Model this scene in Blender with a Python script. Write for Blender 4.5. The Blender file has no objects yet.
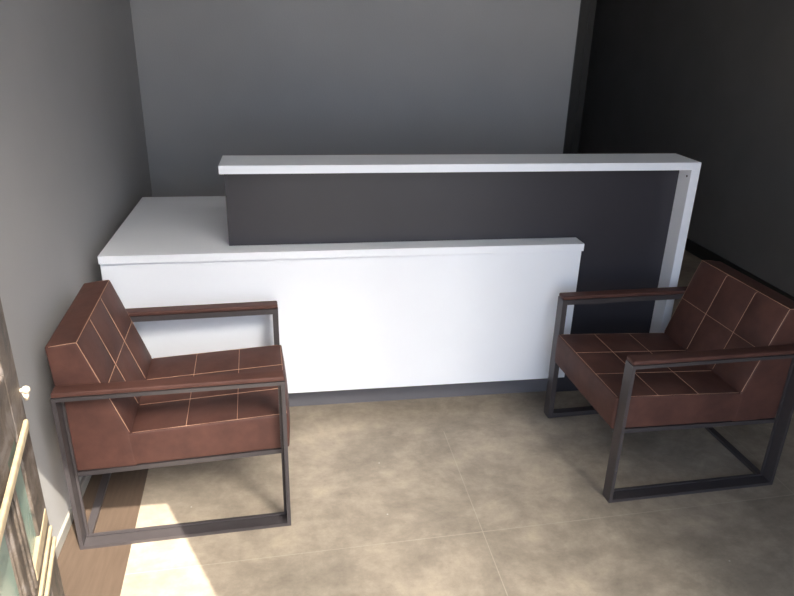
import bpy, bmesh, math, random
from mathutils import Vector, Matrix
random.seed(4)
S = bpy.context.scene
COL = S.collection

# ------------------------------------------------------------------ materials
def srgb(r, g, b):
    f = lambda c: (c/255)/12.92 if c/255 <= .04045 else ((c/255+.055)/1.055)**2.4
    return (f(r), f(g), f(b), 1)

def newmat(name):
    m = bpy.data.materials.new(name); m.use_nodes = True
    nt = m.node_tree; b = nt.nodes['Principled BSDF']
    return m, nt, b

def N(nt, t, **kw):
    n = nt.nodes.new(t)
    for k, v in kw.items():
        if k in n.inputs: n.inputs[k].default_value = v
        else: setattr(n, k, v)
    return n

def simple(name, c, rough=.5, metal=0., var=.06, scale=30, bump=0., bscale=200, spec=.5):
    m, nt, b = newmat(name); L = nt.links.new
    tc = N(nt, 'ShaderNodeTexCoord'); no = N(nt, 'ShaderNodeTexNoise', Scale=scale, Detail=5.)
    L(tc.outputs['Object'], no.inputs['Vector'])
    r = N(nt, 'ShaderNodeValToRGB')
    r.color_ramp.elements[0].position = .3; r.color_ramp.elements[1].position = .7
    r.color_ramp.elements[0].color = [c[i]*(1-var) for i in range(3)]+[1]
    r.color_ramp.elements[1].color = [min(1, c[i]*(1+var)) for i in range(3)]+[1]
    L(no.outputs['Fac'], r.inputs['Fac']); L(r.outputs['Color'], b.inputs['Base Color'])
    b.inputs['Roughness'].default_value = rough; b.inputs['Metallic'].default_value = metal
    b.inputs['Specular IOR Level'].default_value = spec
    if bump:
        n2 = N(nt, 'ShaderNodeTexNoise', Scale=bscale, Detail=4.)
        L(tc.outputs['Object'], n2.inputs['Vector'])
        bp = N(nt, 'ShaderNodeBump', Strength=bump, Distance=.002)
        L(n2.outputs['Fac'], bp.inputs['Height']); L(bp.outputs['Normal'], b.inputs['Normal'])
    return m

M_wall = simple('grey_wall_paint', srgb(166, 164, 164), .75, var=.03, scale=3, bump=.35, bscale=120, spec=.3)
M_front = simple('pale_front_wall_plaster', srgb(150, 148, 145), .8, var=.03, scale=3)
M_ceil = simple('white_ceiling_paint', srgb(205, 203, 198), .8, var=.02, scale=3)
M_dark = simple('charcoal_wall_paint', srgb(118, 114, 112), .6, var=.05, scale=4, bump=.15, bscale=150, spec=.35)
M_frame = simple('black_trim_paint', srgb(42, 39, 37), .5, var=.06, scale=8)
M_base = simple('pale_skirting', srgb(150, 146, 140), .5, var=.03)
M_white = simple('white_laminate', srgb(235, 237, 244), .38, var=.008, scale=5, spec=.4)
M_anth = simple('anthracite_laminate', srgb(50, 48, 54), .42, var=.04, scale=6, spec=.4)
M_plinth = simple('grey_plinth', srgb(104, 102, 107), .4, var=.04, scale=6)
M_metal = simple('anthracite_steel', srgb(76, 71, 73), .34, metal=.3, var=.04, scale=40)
M_thread = simple('tan_thread', srgb(188, 148, 122), .7, var=.1, scale=300)
M_black = simple('black_void', (0.004, .004, .004, 1), .9, var=0)
M_chrome = simple('bright_steel', srgb(190, 188, 186), .25, metal=.9, var=.02)
M_sunlit_cream = simple('painted_sunlight_cream', srgb(160, 143, 117), .75, var=.16, scale=60, bump=.4, bscale=90)  # sunlight on the dark door ledges, put into their colour as cream
M_knob = simple('ivory_porcelain', srgb(196, 178, 158), .35, var=.04)
M_blocker = simple('sun_blocker_facade', srgb(185, 175, 160), .8, var=.05, scale=2)  # for the added tower that blocks the sun
M_pave = simple('street_paving', srgb(196, 192, 186), .85, var=.08, scale=2)

def leather():
    m, nt, b = newmat('brown_leather'); L = nt.links.new
    tc = N(nt, 'ShaderNodeTexCoord')
    a = N(nt, 'ShaderNodeTexNoise', Scale=9., Detail=6., Roughness=.6)
    L(tc.outputs['Object'], a.inputs['Vector'])
    r = N(nt, 'ShaderNodeValToRGB')
    r.color_ramp.elements[0].position = .3; r.color_ramp.elements[1].position = .72
    r.color_ramp.elements[0].color = srgb(70, 45, 40); r.color_ramp.elements[1].color = srgb(92, 60, 52)
    L(a.outputs['Fac'], r.inputs['Fac']); L(r.outputs['Color'], b.inputs['Base Color'])
    v = N(nt, 'ShaderNodeTexVoronoi', Scale=420.); v.feature = 'DISTANCE_TO_EDGE'
    L(tc.outputs['Object'], v.inputs['Vector'])
    w = N(nt, 'ShaderNodeTexNoise', Scale=14., Detail=3.)
    L(tc.outputs['Object'], w.inputs['Vector'])
    bp = N(nt, 'ShaderNodeBump', Strength=.25, Distance=.0006); L(v.outputs['Distance'], bp.inputs['Height'])
    b2 = N(nt, 'ShaderNodeBump', Strength=.35, Distance=.006); L(w.outputs['Fac'], b2.inputs['Height'])
    L(bp.outputs['Normal'], b2.inputs['Normal']); L(b2.outputs['Normal'], b.inputs['Normal'])
    b.inputs['Roughness'].default_value = .58; b.inputs['Specular IOR Level'].default_value = .3
    return m
M_leather = leather()

def floor_mat():
    m, nt, b = newmat('concrete_look_tiles'); L = nt.links.new
    def mth(op, *a, clamp=False):
        n = nt.nodes.new('ShaderNodeMath'); n.operation = op; n.use_clamp = clamp
        for i, x in enumerate(a):
            if hasattr(x, 'links') or hasattr(x, 'is_linked'): L(x, n.inputs[i])
            else: n.inputs[i].default_value = x
        return n.outputs[0]
    tc = N(nt, 'ShaderNodeTexCoord'); sp = N(nt, 'ShaderNodeSeparateXYZ')
    L(tc.outputs['Object'], sp.inputs[0]); x, y = sp.outputs[0], sp.outputs[1]
    # the tiling is laid a touch off square
    yy = mth('SUBTRACT', y, mth('MULTIPLY', mth('SUBTRACT', x, 1.3), .035))
    # clouds
    n1 = N(nt, 'ShaderNodeTexNoise', Scale=3.6, Detail=14., Roughness=.74, Distortion=.2)
    L(tc.outputs['Object'], n1.inputs['Vector'])
    mp = N(nt, 'ShaderNodeMapping'); mp.inputs['Scale'].default_value = (3, 5, 1)
    mp.inputs['Rotation'].default_value = (0, 0, .06)
    L(tc.outputs['Object'], mp.inputs['Vector'])
    n2 = N(nt, 'ShaderNodeTexNoise', Scale=2.2, Detail=10., Roughness=.75); L(mp.outputs[0], n2.inputs['Vector'])
    cx = mth('FLOOR', mth('DIVIDE', mth('SUBTRACT', x, 1.3), .6)); cy = mth('FLOOR', mth('DIVIDE', mth('ADD', yy, .768), .6))
    cb = N(nt, 'ShaderNodeCombineXYZ'); L(cx, cb.inputs[0]); L(cy, cb.inputs[1])
    wn = N(nt, 'ShaderNodeTexWhiteNoise'); L(cb.outputs[0], wn.inputs['Vector'])
    f = mth('ADD', mth('MULTIPLY', n1.outputs['Fac'], 1.05), mth('MULTIPLY', n2.outputs['Fac'], .5))
    f = mth('ADD', f, mth('MULTIPLY', wn.outputs['Value'], .05))
    r = N(nt, 'ShaderNodeValToRGB'); e = r.color_ramp.elements
    e[0].position = .54; e[0].color = srgb(122, 113, 103)
    e[1].position = .99; e[1].color = srgb(182, 168, 150)
    k = e.new(.77); k.color = srgb(152, 140, 126)
    L(f, r.inputs['Fac'])
    def line(coord, off, per, w):
        t = mth('DIVIDE', mth('SUBTRACT', coord, off), per)
        t = mth('MULTIPLY', mth('ABSOLUTE', mth('SUBTRACT', mth('FRACT', mth('ADD', t, .5)), .5)), per)
        return mth('LESS_THAN', t, w)
    j1 = line(yy, -.768, 1.2, .0016)
    j2 = mth('MULTIPLY', line(yy, -.168, 1.2, .0014), mth('LESS_THAN', x, 1.3))
    j3 = mth('MULTIPLY', line(x, 1.3, 1.2, .0016), mth('LESS_THAN', yy, -.168))
    jm = mth('MULTIPLY', mth('MAXIMUM', mth('MAXIMUM', j1, j3), mth('MULTIPLY', j2, .3)), mth('MULTIPLY', n2.outputs['Fac'], .95), clamp=True)
    mx = N(nt, 'ShaderNodeMix', data_type='RGBA'); L(jm, mx.inputs[0]); L(r.outputs['Color'], mx.inputs[6]); mx.inputs[7].default_value = srgb(186, 176, 158)
    # brown plank border along the left wall
    mp2 = N(nt, 'ShaderNodeMapping'); mp2.inputs['Scale'].default_value = (30, 3, 1)
    L(tc.outputs['Object'], mp2.inputs['Vector'])
    n3 = N(nt, 'ShaderNodeTexNoise', Scale=3., Detail=6.); L(mp2.outputs[0], n3.inputs['Vector'])
    r3 = N(nt, 'ShaderNodeValToRGB'); r3.color_ramp.elements[0].color = srgb(72, 60, 51); r3.color_ramp.elements[1].color = srgb(94, 79, 68)
    L(n3.outputs['Fac'], r3.inputs['Fac'])
    edge = mth('LESS_THAN', mth('ADD', x, mth('MULTIPLY', y, .04)), .129)
    m2 = N(nt, 'ShaderNodeMix', data_type='RGBA'); L(edge, m2.inputs[0]); L(mx.outputs[2], m2.inputs[6]); L(r3.outputs['Color'], m2.inputs[7])
    # tiny white specks of dust
    vo = N(nt, 'ShaderNodeTexVoronoi', Scale=9.); L(tc.outputs['Object'], vo.inputs['Vector'])
    sp2 = mth('MULTIPLY', mth('LESS_THAN', vo.outputs['Distance'], .03), .6)
    m3 = N(nt, 'ShaderNodeMix', data_type='RGBA'); L(sp2, m3.inputs[0]); L(m2.outputs[2], m3.inputs[6]); m3.inputs[7].default_value = srgb(215, 210, 200)
    L(m3.outputs[2], b.inputs['Base Color'])
    b.inputs['Roughness'].default_value = .5; b.inputs['Specular IOR Level'].default_value = .35
    bp = N(nt, 'ShaderNodeBump', Strength=.12, Distance=.003); L(n2.outputs['Fac'], bp.inputs['Height']); L(bp.outputs['Normal'], b.inputs['Normal'])
    return m
M_floor = floor_mat()

def worn_mat():
    m, nt, b = newmat('worn_dark_paint'); L = nt.links.new
    tc = N(nt, 'ShaderNodeTexCoord')
    a = N(nt, 'ShaderNodeTexNoise', Scale=14., Detail=9., Roughness=.75, Distortion=.8); L(tc.outputs['Object'], a.inputs['Vector'])
    r = N(nt, 'ShaderNodeValToRGB'); e = r.color_ramp.elements
    e[0].position = .35; e[0].color = srgb(46, 41, 38)
    e[1].position = .8; e[1].color = srgb(104, 87, 70)
    k = e.new(.52); k.color = srgb(84, 73, 64); k = e.new(.6); k.color = srgb(104, 96, 92)
    L(a.outputs['Fac'], r.inputs['Fac'])
    v = N(nt, 'ShaderNodeTexNoise', Scale=90., Detail=2.); L(tc.outputs['Object'], v.inputs['Vector'])
    g = N(nt, 'ShaderNodeMath', operation='GREATER_THAN'); L(v.outputs['Fac'], g.inputs[0]); g.inputs[1].default_value = .776
    mx = N(nt, 'ShaderNodeMix', data_type='RGBA'); L(g.outputs[0], mx.inputs[0]); L(r.outputs['Color'], mx.inputs[6]); mx.inputs[7].default_value = srgb(150, 140, 124)
    L(mx.outputs[2], b.inputs['Base Color']); b.inputs['Roughness'].default_value = .6
    bp = N(nt, 'ShaderNodeBump', Strength=.5, Distance=.003); L(a.outputs['Fac'], bp.inputs['Height']); L(bp.outputs['Normal'], b.inputs['Normal'])
    return m
M_worn = worn_mat()

def glass_mat():
    m, nt, b = newmat('dusty_green_glass')
    b.inputs['Base Color'].default_value = srgb(160, 185, 172)
    b.inputs['Roughness'].default_value = .25
    b.inputs['Transmission Weight'].default_value = .45
    return m
M_glass = glass_mat()

# ------------------------------------------------------------------ helpers
def link_bm(name, bm, mat, parent=None, smooth=False):
    me = bpy.data.meshes.new(name)
    bmesh.ops.recalc_face_normals(bm, faces=bm.faces)
    bm.to_mesh(me); bm.free()
    me.materials.append(mat)
    if smooth:
        for p in me.polygons: p.use_smooth = True
    o = bpy.data.objects.new(name, me); COL.objects.link(o)
    if parent is not None: o.parent = parent
    return o

def bx(bm, x0, x1, y0, y1, z0, z1, bev=0., seg=2):
    vs = [bm.verts.new((x, y, z)) for x in (x0, x1) for y in (y0, y1) for z in (z0, z1)]
    fs = [(0, 1, 3, 2), (4, 6, 7, 5), (0, 4, 5, 1), (2, 3, 7, 6), (0, 2, 6, 4), (1, 5, 7, 3)]
    faces = [bm.faces.new([vs[i] for i in f]) for f in fs]
    bmesh.ops.recalc_face_normals(bm, faces=faces)
    if bev:
        es = list({e for f in faces for e in f.edges})
        bmesh.ops.bevel(bm, geom=es, offset=bev, segments=seg, affect='EDGES', profile=.5)

def box(name, mat, x0, x1, y0, y1, z0, z1, parent=None, bev=0.):
    bm = bmesh.new(); bx(bm, x0, x1, y0, y1, z0, z1, bev)
    return link_bm(name, bm, mat, parent)

def structure(o): o['kind'] = 'structure'; return o

def empty(name, label, cat, loc=(0, 0, 0), rz=0., group=None):
    o = bpy.data.objects.new(name, None); COL.objects.link(o)
    o.location = loc; o.rotation_euler = (0, 0, rz); o.empty_display_size = .1
    o['label'] = label; o['category'] = cat
    if group: o['group'] = group
    return o

def prism(bm, pts, axis_pts):
    """pts: closed polygon; axis_pts: function(p, k) -> Vector for k=0,1"""
    a = [bm.verts.new(axis_pts(p, 0)) for p in pts]; b = [bm.verts.new(axis_pts(p, 1)) for p in pts]
    bm.faces.new(a); bm.faces.new(b[::-1])
    for i in range(len(pts)):
        j = (i+1) % len(pts); bm.faces.new([a[i], b[i], b[j], a[j]])

def rounded_grid(name, mat, dims, r, n, fmap, parent, ins=((), (), ())):
    """a closed rounded box, gridded, put through fmap(a,b,c) (metres inside the box)"""
    A = list(dims)
    axes = []
    for d, k in zip(A, n):
        e = [0, .3*r, .65*r, r]
        inner = [r+(d-2*r)*i/k for i in range(1, k)]
        mine = ins[len(axes)]
        inner = sorted([t for t in inner if all(abs(t-s) > .004 for s in mine)]+list(mine))
        axes.append(e+inner+[d-t for t in e[::-1]])
    bm = bmesh.new(); cache = {}
    def vert(i, j, k):
        key = (i, j, k)
        if key not in cache:
            p = Vector((axes[0][i], axes[1][j], axes[2][k]))
            q = Vector([min(max(p[t], r), A[t]-r) for t in range(3)])
            d = p-q
            if d.length > 1e-9: p = q+d.normalized()*r
            cache[key] = bm.verts.new(fmap(*p))
        return cache[key]
    I, J, K = [len(a)-1 for a in axes]
    for (fixed, lo, hi) in ((0, 0, I), (1, 0, J), (2, 0, K)):
        for f in (lo, hi):
            u, v = [t for t in range(3) if t != fixed]
            lim = (I, J, K)
            for a in range(lim[u]):
                for b in range(lim[v]):
                    q = []
                    for (da, db) in ((0, 0), (1, 0), (1, 1), (0, 1)):
                        ix = [0, 0, 0]; ix[fixed] = f; ix[u] = a+da; ix[v] = b+db
                        q.append(vert(*ix))
                    bm.faces.new(q)
    return link_bm(name, bm, mat, parent, smooth=True)

def tube(bm, pts, r, sides=6):
    rings = []
    for i, p in enumerate(pts):
        p = Vector(p)
        t = (Vector(pts[min(i+1, len(pts)-1)])-Vector(pts[max(i-1, 0)])).normalized()
        up = Vector((0, 0, 1)) if abs(t.z) < .9 else Vector((1, 0, 0))
        a = t.cross(up).normalized(); b = t.cross(a).normalized()
        rings.append([bm.verts.new(p+(a*math.cos(2*math.pi*k/sides)+b*math.sin(2*math.pi*k/sides))*r) for k in range(sides)])
    for q, w in zip(rings, rings[1:]):
        for k in range(sides):
            bm.faces.new([q[k], q[(k+1) % sides], w[(k+1) % sides], w[k]])
    bm.faces.new(rings[0][::-1]); bm.faces.new(rings[-1])

# ------------------------------------------------------------------ room shell
XL, XR = -.068, 3.69            # left and right wall faces
YF, YB = -2.14, 1.46            # front wall inner face, back wall face
YE = 5.6                        # end of the corridor behind
ZC = 3.0
T = .15
XO = 2.366                      # end of the grey back wall

structure(box('floor', M_floor, XL-T, XR+T, YF-T, YE+T, -.1, 0))
structure(box('ceiling', M_ceil, XL-T, XR+T, YF-T, YE+T, ZC, ZC+.1))
structure(box('wall_left', M_wall, XL-T, XL, YF-T, YB+T, 0, ZC))
structure(box('wall_back', M_wall, XL, XO, YB, YB+.12, 0, ZC))
structure(box('wall_right', M_dark, XR, XR+T, YF-T, YE+T, 0, ZC))
structure(box('wall_end', M_dark, XO-.3, XR, YE, YE+T, 0, ZC))
structure(box('wall_corridor', M_dark, XO-.15, XO+.02, YB+.12, YE, 0, ZC))
# dark casing strip with a groove at the end of the grey wall
bm = bmesh.new()
bx(bm, XO, XO+.052, YB-.012, YB+.13, 0, ZC, .002)
bx(bm, XO+.056, XO+.094, YB-.006, YB+.13, 0, ZC, .002)
bx(bm, XO+.05, XO+.058, YB+.004, YB+.12, 0, ZC)
structure(link_bm('trim_1', bm, M_frame))
# skirting boards
bm = bmesh.new(); bx(bm, XL, XL+.011, YF, YB, 0, .042, .003); structure(link_bm('baseboard_left', bm, M_base))
bm = bmesh.new(); bx(bm, XR-.014, XR, YF, YE, 0, .09, .003); structure(link_bm('baseboard_right', bm, M_frame))
# front wall with a wide opening to the street
OX0, OX1, OZ = .36, 2.24, 2.80
structure(box('wall_front_left', M_front, XL, OX0, YF-.1, YF, 0, ZC))
structure(box('wall_front_right', M_front, OX1, XR, YF-.1, YF, 0, ZC))
structure(box('wall_front_top', M_front, OX0, OX1, YF-.1, YF, OZ, ZC))

# slim unseen post, added outside the opening to cut the sun patch edge
structure(box('added_sun_post', M_frame, 1.175, 1.300, YF-.36, YF-.24, -.02, 3.2))

# street outside: ground plus an unseen tower added to block the sun
structure(box('street_ground', M_pave, -14, 18, -30, YF-T-.001, -.12, -.02))
bm = bmesh.new()
TX = 1.11+(20-2.14)*.4666
prism(bm, [(TX, -20), (TX+1.75, -20), (TX+2.2, -21), (TX+.45, -21)], lambda p, k: Vector((p[0], p[1], -.02+33*k)))
b = link_bm('sun_blocker_tower', bm, M_blocker)
b['kind'] = 'structure'

# ------------------------------------------------------------------ open worn door leaf at the left
def make_door():
    # hinge near the left jamb; the leaf stands open into the room
    E0 = Vector((.168, -1.25, 0)); d = Vector((.19, -.98, 0)).normalized()
    root = bpy.data.objects.new('door_1', None); COL.objects.link(root)
    root.location = E0; root.rotation_euler = (0, 0, math.atan2(d.y, d.x))
    root['kind'] = 'structure'
    root['label'] = 'worn dark glazed door leaf standing open by the left wall'
    # local: x from the free edge to the hinge, y>0 faces the room, z up
    W_, H_ = .86, 2.1
    th = .045
    bm = bmesh.new()
    zb = [.0, .12, .55, .615, .868, .93, 2.02, H_]
    bx(bm, 0, .10, -th, 0, .01, H_, .003)                    # free-edge stile
    bx(bm, W_-.1, W_, -th, 0, .01, H_, .003)
    bx(bm, .10, W_-.1, -th, 0, .01, .14, .003)
    bx(bm, .10, W_-.1, -th, 0, .555, .60, .003)
    bx(bm, .10, W_-.1, -th, 0, .868, .99, .003)
    bx(bm, .10, W_-.1, -th, 0, 1.98, H_, .003)
    for x0 in (.19, .49):                                     # upright bars, moulded
        bx(bm, x0, x0+.1, -th, -.002, .14, .868, .003)
        bx(bm, x0+.012, x0+.024, -.004, .004, .6, .834, .003)
        bx(bm, x0+.034, x0+.046, -.004, .003, .6, .834, .003)
        bx(bm, x0+.082, x0+.096, -.004, .004, .6, .834, .003)
    link_bm('door_frame', bm, M_worn, root)
    bm = bmesh.new(); bx(bm, .10, W_-.1, -.03, -.012, .99, 1.98)
    link_bm('door_panel', bm, M_worn, root)
    for (x0, x1) in ((.10, .19), (.29, .49), (.59, .76)):
        for (z0, z1) in ((.60, .868), (.14, .555)):
            bm = bmesh.new(); bx(bm, x0, x1, -.012, -.006, z0, z1); link_bm('pane', bm, M_glass, root)
    bm = bmesh.new(); bx(bm, .03, .82, .0, .009, .836, .856, .004); link_bm('rail', bm, M_sunlit_cream, root)
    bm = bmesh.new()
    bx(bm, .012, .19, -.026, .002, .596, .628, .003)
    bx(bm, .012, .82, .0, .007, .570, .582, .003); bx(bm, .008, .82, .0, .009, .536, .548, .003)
    link_bm('rail', bm, M_sunlit_cream, root)
    # small ivory knob by the free edge
    bm = bmesh.new()
    bmesh.ops.create_uvsphere(bm, u_segments=16, v_segments=10, radius=.008, matrix=Matrix.Translation((.006, .010, .905)))
    bmesh.ops.create_cone(bm, cap_ends=True, segments=12, radius1=.004, radius2=.004, depth=.02, matrix=Matrix.Translation((.006, .002, .905)) @ Matrix.Rotation(math.pi/2, 4, 'X'))
    bmesh.ops.create_cone(bm, cap_ends=True, segments=12, radius1=.004, radius2=.007, depth=.018, matrix=Matrix.Translation((.004, .008, .891)))
    link_bm('door_knob', bm, M_knob, root, smooth=True)
make_door()

# ------------------------------------------------------------------ reception desk
def make_desk():
    D = empty('reception_desk', 'L-shaped white reception desk with a raised charcoal and white counter', 'desk', (0, 0, 0))
    def part(name, mat, *a, bev=.0012, parent=D):
        return box(name, mat, *a, parent=parent, bev=bev)
    xR, yb = 1.890, .886
    part('worktop', M_white, -.005, xR, 0, yb, .7187, .75)
    part('front_panel', M_white, -.003, xR-.003, .012, .030, .119, .7182)
    part('side_panel', M_white, .004, .022, .031, yb-.02, .115, .7182)
    part('side_panel', M_white, xR-.022, xR-.004, .031, .0868, .115, .7182)
    part('back_leg', M_white, .5, .518, .12, yb-.03, 0, .7182)
    part('plinth', M_plinth, .023, 2.3065, .099, .114, 0, .1149)
    # charcoal screen: one board above the worktop running to the floor beyond the white front
    bm = bmesh.new()
    poly = [(.462, .7505), (.462, 1.0489), (2.3065, 1.0489), (2.3065, 0), (xR+.001, 0), (xR+.001, .7505)]
    prism(bm, poly, lambda p, k: Vector((p[0], .0875+.011*k, p[1])))
    link_bm('screen_panel', bm, M_anth, D)
    part('counter_top', M_white, .4515, 2.3448, .0034, .2003, 1.0493, 1.0801)
    e = part('end_panel', M_white, 2.3068, 2.3448, .0034, .2003, 0, 1.0491)
    part('screen_return', M_anth, .462, .480, .1057, .195, .7505, 1.0489)
    bm = bmesh.new()
    bmesh.ops.create_cone(bm, cap_ends=True, segments=16, radius1=.0045, radius2=.0045, depth=.0012,
                          matrix=Matrix.Translation((2.3063, .028, 1.020)) @ Matrix.Rotation(math.pi/2, 4, 'Y'))
    h = link_bm('screw_hole', bm, M_black, e); h['label'] = 'small dark drilled hole'
make_desk()

# ------------------------------------------------------------------ armchair
CD, CW, CH = .665, .61, .5535     # depth, width, height of the steel loops
Y0, Y1 = .050, CW-.050          # sides of the upholstery
SX = [.19, .355, .512, .667]; SY = [Y0, .22, .39, Y1]
def seat_z(x): return .384+(x-.19)/(.665-.19)*.023
def cell(v, L):
    for a, b in zip(L, L[1:]):
        if a <= v <= b: return abs(math.sin(math.pi*(v-a)/(b-a)))**.8
    return 0
def back_x(z): return .081+(.705-z)*.341

def make_armchair(label, screws=False):
    R_ = empty('armchair', label, 'armchair', (0, 0, 0), 0, 'brown leather armchairs facing each other')
    t = .012
    # the two steel loops
    for side in (0, 1):
        bm = bmesh.new()
        def sy(y): return y if side == 0 else CW-y
        def loop(y0, y1, o, ins):
            a, c = sorted((sy(y0), sy(y1)))
            x0, x1, z0, z1 = o, CD-o, o, CH-o; w = ins
            # mitred ring
            out = [(x0, z0), (x1, z0), (x1, z1), (x0, z1)]
            inn = [(x0+w, z0+w), (x1-w, z0+w), (x1-w, z1-w), (x0+w, z1-w)]
            V = {}
            for nm, ring in (('o', out), ('i', inn)):
                for k, (x, z) in enumerate(ring):
                    for s, y in ((0, a), (1, c)):
                        V[nm, k, s] = bm.verts.new((x, y, z))
            fs = []
            for k in range(4):
                j = (k+1) % 4
                for q in ((('o', k, 0), ('o', j, 0), ('i', j, 0), ('i', k, 0)),
                          (('o', k, 1), ('i', k, 1), ('i', j, 1), ('o', j, 1)),
                          (('o', k, 0), ('o', k, 1), ('o', j, 1), ('o', j, 0)),
                          (('i', k, 0), ('i', j, 0), ('i', j, 1), ('i', k, 1))):
                    fs.append(bm.faces.new([V[v] for v in q]))
            return fs
        f1 = loop(0, .0485, 0, t)
        f2 = loop(.0395, .0485, t+.003, .006)
        loop(.0445, .048, t-.001, .006)
        es = list({e for f in f1+f2 for e in f.edges if e.is_valid and len(e.link_faces) == 2 and e.calc_face_angle(0) > 1})
        bmesh.ops.bevel(bm, geom=es, offset=.0012, segments=2, affect='EDGES')
        fr = link_bm('side_frame', bm, M_metal, R_)
        # leather armrest pad on the loop
        a, c = sorted((sy(.0010), sy(.0490)))
        rounded_grid('armrest', M_leather, (CD-.002, c-a, .0155), .0045, (10, 3, 1),
                     lambda u, v, w, a=a: Vector((.001+u, a+v, CH+.0008+w)), R_)
        if screws and side == 0:
            for z in (.36, .14):
                b2 = bmesh.new()
                bmesh.ops.create_cone(b2, cap_ends=True, segments=12, radius1=.003, radius2=.0025, depth=.002,
                                      matrix=Matrix.Translation((CD-.0085, -.001, z)) @ Matrix.Rotation(math.pi/2, 4, 'X'))
                link_bm('screw', b2, M_chrome, fr)
    # cross bars at the floor (back) and the seat carrier
    bm = bmesh.new(); bx(bm, .001, .027, .0487, CW-.0487, 0.001, .014, .0015); link_bm('floor_crossbar', bm, M_metal, R_)
    bm = bmesh.new()
    def rail(x0, x1, y0, y1):
        vs = []
        for x in (x0, x1):
            for y in (y0, y1):
                zt = .2605+(x-.03)*.0252
                vs += [bm.verts.new((x, y, zt-.016)), bm.verts.new((x, y, zt))]
        for f in [(0, 1, 3, 2), (4, 6, 7, 5), (0, 4, 5, 1), (2, 3, 7, 6), (0, 2, 6, 4), (1, 5, 7, 3)]:
            bm.faces.new([vs[i] for i in f])
    rail(.0125, CD-.0125, .0487, .066); rail(.0125, CD-.0125, CW-.066, CW-.0487)
    rail(.04, .06, .066, CW-.066); rail(.58, .60, .066, CW-.066)
    link_bm('seat_rail', bm, M_metal, R_)
    # seat cushion
    sx0, sx1 = .15, .672
    A, B, Cc = sx1-sx0, (Y1-Y0)-.002, .14
    def smap(a, b, c):
        x = sx0+a; y = Y0+.001+b
        zb = .2615+(x-.03)*.0252; zt = seat_z(x)
        f = c/Cc
        z = zb+(zt-zb)*f
        if f > .8:
            z += .0075*cell(x, SX)*cell(y, SY)*(f-.8)/.2
            z -= .002
        if a > A*.8: x += .010*math.sin(math.pi*f)*(a/A-.8)/.2*math.sin(math.pi*min(max(b/B, 0), 1))**.4
        return Vector((x, y, z))
    seat = rounded_grid('seat', M_leather, (A, B, Cc), .007, (40, 44, 8), smap, R_,
                        ([v-sx0 for v in SX[:3]], [v-Y0-.001 for v in SY[1:3]], ()))
    bm = bmesh.new()
    rs = .00085
    def sl(pts): tube(bm, pts, rs)
    def top(x, y): return (x, y, seat_z(x)-.002+.0075*cell(x, SX)*cell(y, SY)+.0009)
    for y in SY[1:3]: sl([top(x, y) for x in [SX[0]+.004+(SX[3]-.002-SX[0])*i/24 for i in range(25)]])
    for x in SX[1:3]: sl([top(x, y) for y in [Y0+.008+(Y1-Y0-.016)*i/24 for i in range(25)]])
    for s in (0, 1):
        y = Y0+.0065 if s == 0 else Y1-.0065
        sl([(x, y, seat_z(x)-.0015) for x in [.195+(.462)*i/20 for i in range(21)]])
    sl([(.667, y, seat_z(.667)-.0026) for y in [Y0+.008+(Y1-Y0-.016)*i/20 for i in range(21)]])
    link_bm('stitching', bm, M_thread, seat, smooth=True)
    # backrest, wedge shaped, running down behind the seat
    Hb = .443; zj = .385
    Bz = [zj, .54, .700]
    def bmap(a, b, c):     # a thickness 0 back .. 1 front, b width, c height
        z = .262+c
        fz = c/Hb
        xb = .016-.023*min(1, c/.443)
        xf = back_x(z) if z > zj else .19+.008*(zj-z)/.12
        f = a/.1
        if z > zj: z2 = z-(1-f)*.010*max(0, (fz-.9)/.1)
        else: z2 = z
        x = xb+(xf-xb)*f
        y = Y0+b
        if f > .85 and z > zj: x += .009*cell(z, Bz)*cell(y, SY)*(f-.85)/.15
        return Vector((x, y, z2))
    back = rounded_grid('backrest', M_leather, (.1, Y1-Y0, Hb), .007, (6, 44, 40), bmap, R_,
                        ((), [v-Y0 for v in SY[1:3]], (zj-.262, .54-.262)))
    bm = bmesh.new()
    def fp(y, z): return (back_x(z)+.009*cell(z, Bz)*cell(y, SY)+.0009, y, z)
    for y in SY[1:3]: sl([fp(y, z) for z in [zj+.004+(.694-zj-.004)*i/20 for i in range(21)]]+[(back_x(.7)-.001, y+.004, .7005), (back_x(.7)-.006, y+.012, .7035)])
    sl([fp(y, .54) for y in [Y0+.007+(Y1-Y0-.014)*i/24 for i in range(25)]])
    for s in (0, 1):
        y = Y0+.0022 if s == 0 else Y1-.0022
        e_ = [(back_x(z)-.0012, y, z) for z in [.388+(.31)*i/14 for i in range(15)]]
        sl(e_+[(.079, y, .7026), (.070, y, .7023), (.035, y, .6985), (.004, y, .6940)])
    sl([(back_x(.703)-.0015, y, .7032) for y in [Y0+.004+(Y1-Y0-.008)*i/20 for i in range(21)]])
    link_bm('stitching', bm, M_thread, back, smooth=True)
    return R_

def place(root, x, y, th, face):
    # (x, y): near front outer corner of the steel loop at the floor
    ux = Vector((math.cos(th), math.sin(th), 0))*face; uy = Vector((-math.sin(th), math.cos(th), 0))
    o = Vector((x, y, 0))-ux*CD
    if face > 0:
        root.location = o; root.rotation_euler = (0, 0, th)
    else:
        root.location = o+uy*CW; root.rotation_euler = (0, 0, th+math.pi)

left = make_armchair('brown leather armchair by the grey left wall, facing right')
place(left, .665, -.656, .0413, 1)

def copy_tree(o, parent=None):
    c = o.copy(); COL.objects.link(c)
    if parent is not None: c.parent = parent
    for ch in [k for k in list(COL.objects) if k.parent == o]: copy_tree(ch, c)
    return c
right = copy_tree(left)
right['label'] = 'brown leather armchair at the right end of the desk, facing left'
place(right, 1.790, -.684, .030, -1)
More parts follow.
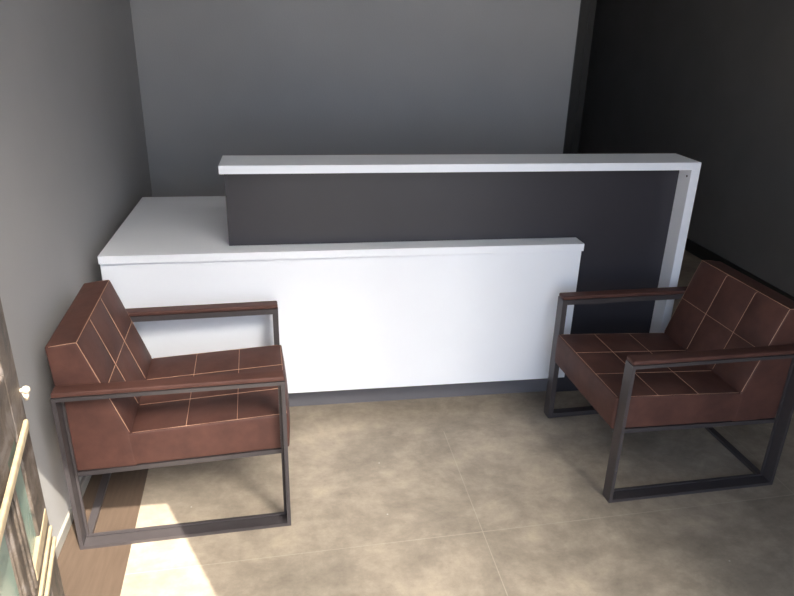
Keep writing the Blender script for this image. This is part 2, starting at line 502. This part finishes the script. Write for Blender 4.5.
# two bright screws in the near front post of the right chair (local far side after turning)
fr = [o for o in COL.objects if o.parent == right and o.name.startswith('side_frame')][1]
for z in (.36, .14):
    bm = bmesh.new()
    bmesh.ops.create_cone(bm, cap_ends=True, segments=12, radius1=.0028, radius2=.0028, depth=.002,
                          matrix=Matrix.Translation((CD-.004, CW+.0008, z)) @ Matrix.Rotation(math.pi/2, 4, 'X'))
    link_bm('screw', bm, M_chrome, fr)

# ------------------------------------------------------------------ light
sd = Vector((.4228*math.cos(math.radians(55.4)), -.9062*math.cos(math.radians(55.4)), math.sin(math.radians(55.4)))).normalized()
sun = bpy.data.lights.new('sun', 'SUN'); sun.energy = 12.0; sun.angle = .005; sun.color = (1, .93, .80)
so = bpy.data.objects.new('sun', sun); COL.objects.link(so); so.location = (3, -8, 9)
so.rotation_euler = sd.to_track_quat('Z', 'Y').to_euler()

w = bpy.data.worlds.new('sky'); S.world = w; w.use_nodes = True
nt = w.node_tree; L = nt.links.new; bg = nt.nodes['Background']
tc = nt.nodes.new('ShaderNodeTexCoord'); dot = nt.nodes.new('ShaderNodeVectorMath'); dot.operation = 'DOT_PRODUCT'
EL, AZ = math.radians(43), math.radians(-63)
gd = Vector((math.cos(AZ)*math.cos(EL), math.sin(AZ)*math.cos(EL), math.sin(EL)))
L(tc.outputs['Generated'], dot.inputs[0]); dot.inputs[1].default_value = gd
mx = nt.nodes.new('ShaderNodeMath'); mx.operation = 'MAXIMUM'; mx.inputs[1].default_value = 0; L(dot.outputs['Value'], mx.inputs[0])
pw = nt.nodes.new('ShaderNodeMath'); pw.operation = 'POWER'; pw.inputs[1].default_value = 60; L(mx.outputs[0], pw.inputs[0])
gl = nt.nodes.new('ShaderNodeMix'); gl.data_type = 'RGBA'; gl.clamp_result = False; L(pw.outputs[0], gl.inputs[0])

sx = nt.nodes.new('ShaderNodeSeparateXYZ'); L(tc.outputs['Generated'], sx.inputs[0])
ramp = nt.nodes.new('ShaderNodeMapRange'); ramp.inputs[1].default_value = .05; ramp.inputs[2].default_value = .55; L(sx.outputs[2], ramp.inputs[0])
hz = nt.nodes.new('ShaderNodeMix'); hz.data_type = 'RGBA'; L(ramp.outputs[0], hz.inputs[0])
hz.inputs[6].default_value = (2.9, 3.4, 4.1, 1); hz.inputs[7].default_value = (.7, .9, 1.25, 1)
hz.clamp_result = False
L(hz.outputs[2], gl.inputs[6])
gl.inputs[7].default_value = (82, 77, 69, 1)
L(gl.outputs[2], bg.inputs['Color']); bg.inputs['Strength'].default_value = 1.0

# ------------------------------------------------------------------ camera
cam = bpy.data.cameras.new('camera'); co = bpy.data.objects.new('camera', cam); COL.objects.link(co)
Rv = Vector((0.98744688, -0.15595454, 0.0250369)); Uv = Vector((0.03705894, 0.38283365, 0.92307369)); Fv = Vector((0.1535425, 0.91055839, -0.3838074))
m = Matrix(((Rv.x, Uv.x, -Fv.x), (Rv.y, Uv.y, -Fv.y), (Rv.z, Uv.z, -Fv.z))).to_4x4()
m.translation = Vector((0.69512015, -2.49396762, 1.59143881))
co.matrix_world = m
cam.sensor_fit = 'HORIZONTAL'; cam.sensor_width = 36; cam.lens = 676.78/794*36
cam.clip_start = .02
S.camera = co

v = S.view_settings
v.view_transform = 'Standard'; v.look = 'None'; v.gamma = 1; v.use_curve_mapping = False; v.exposure = 0.18
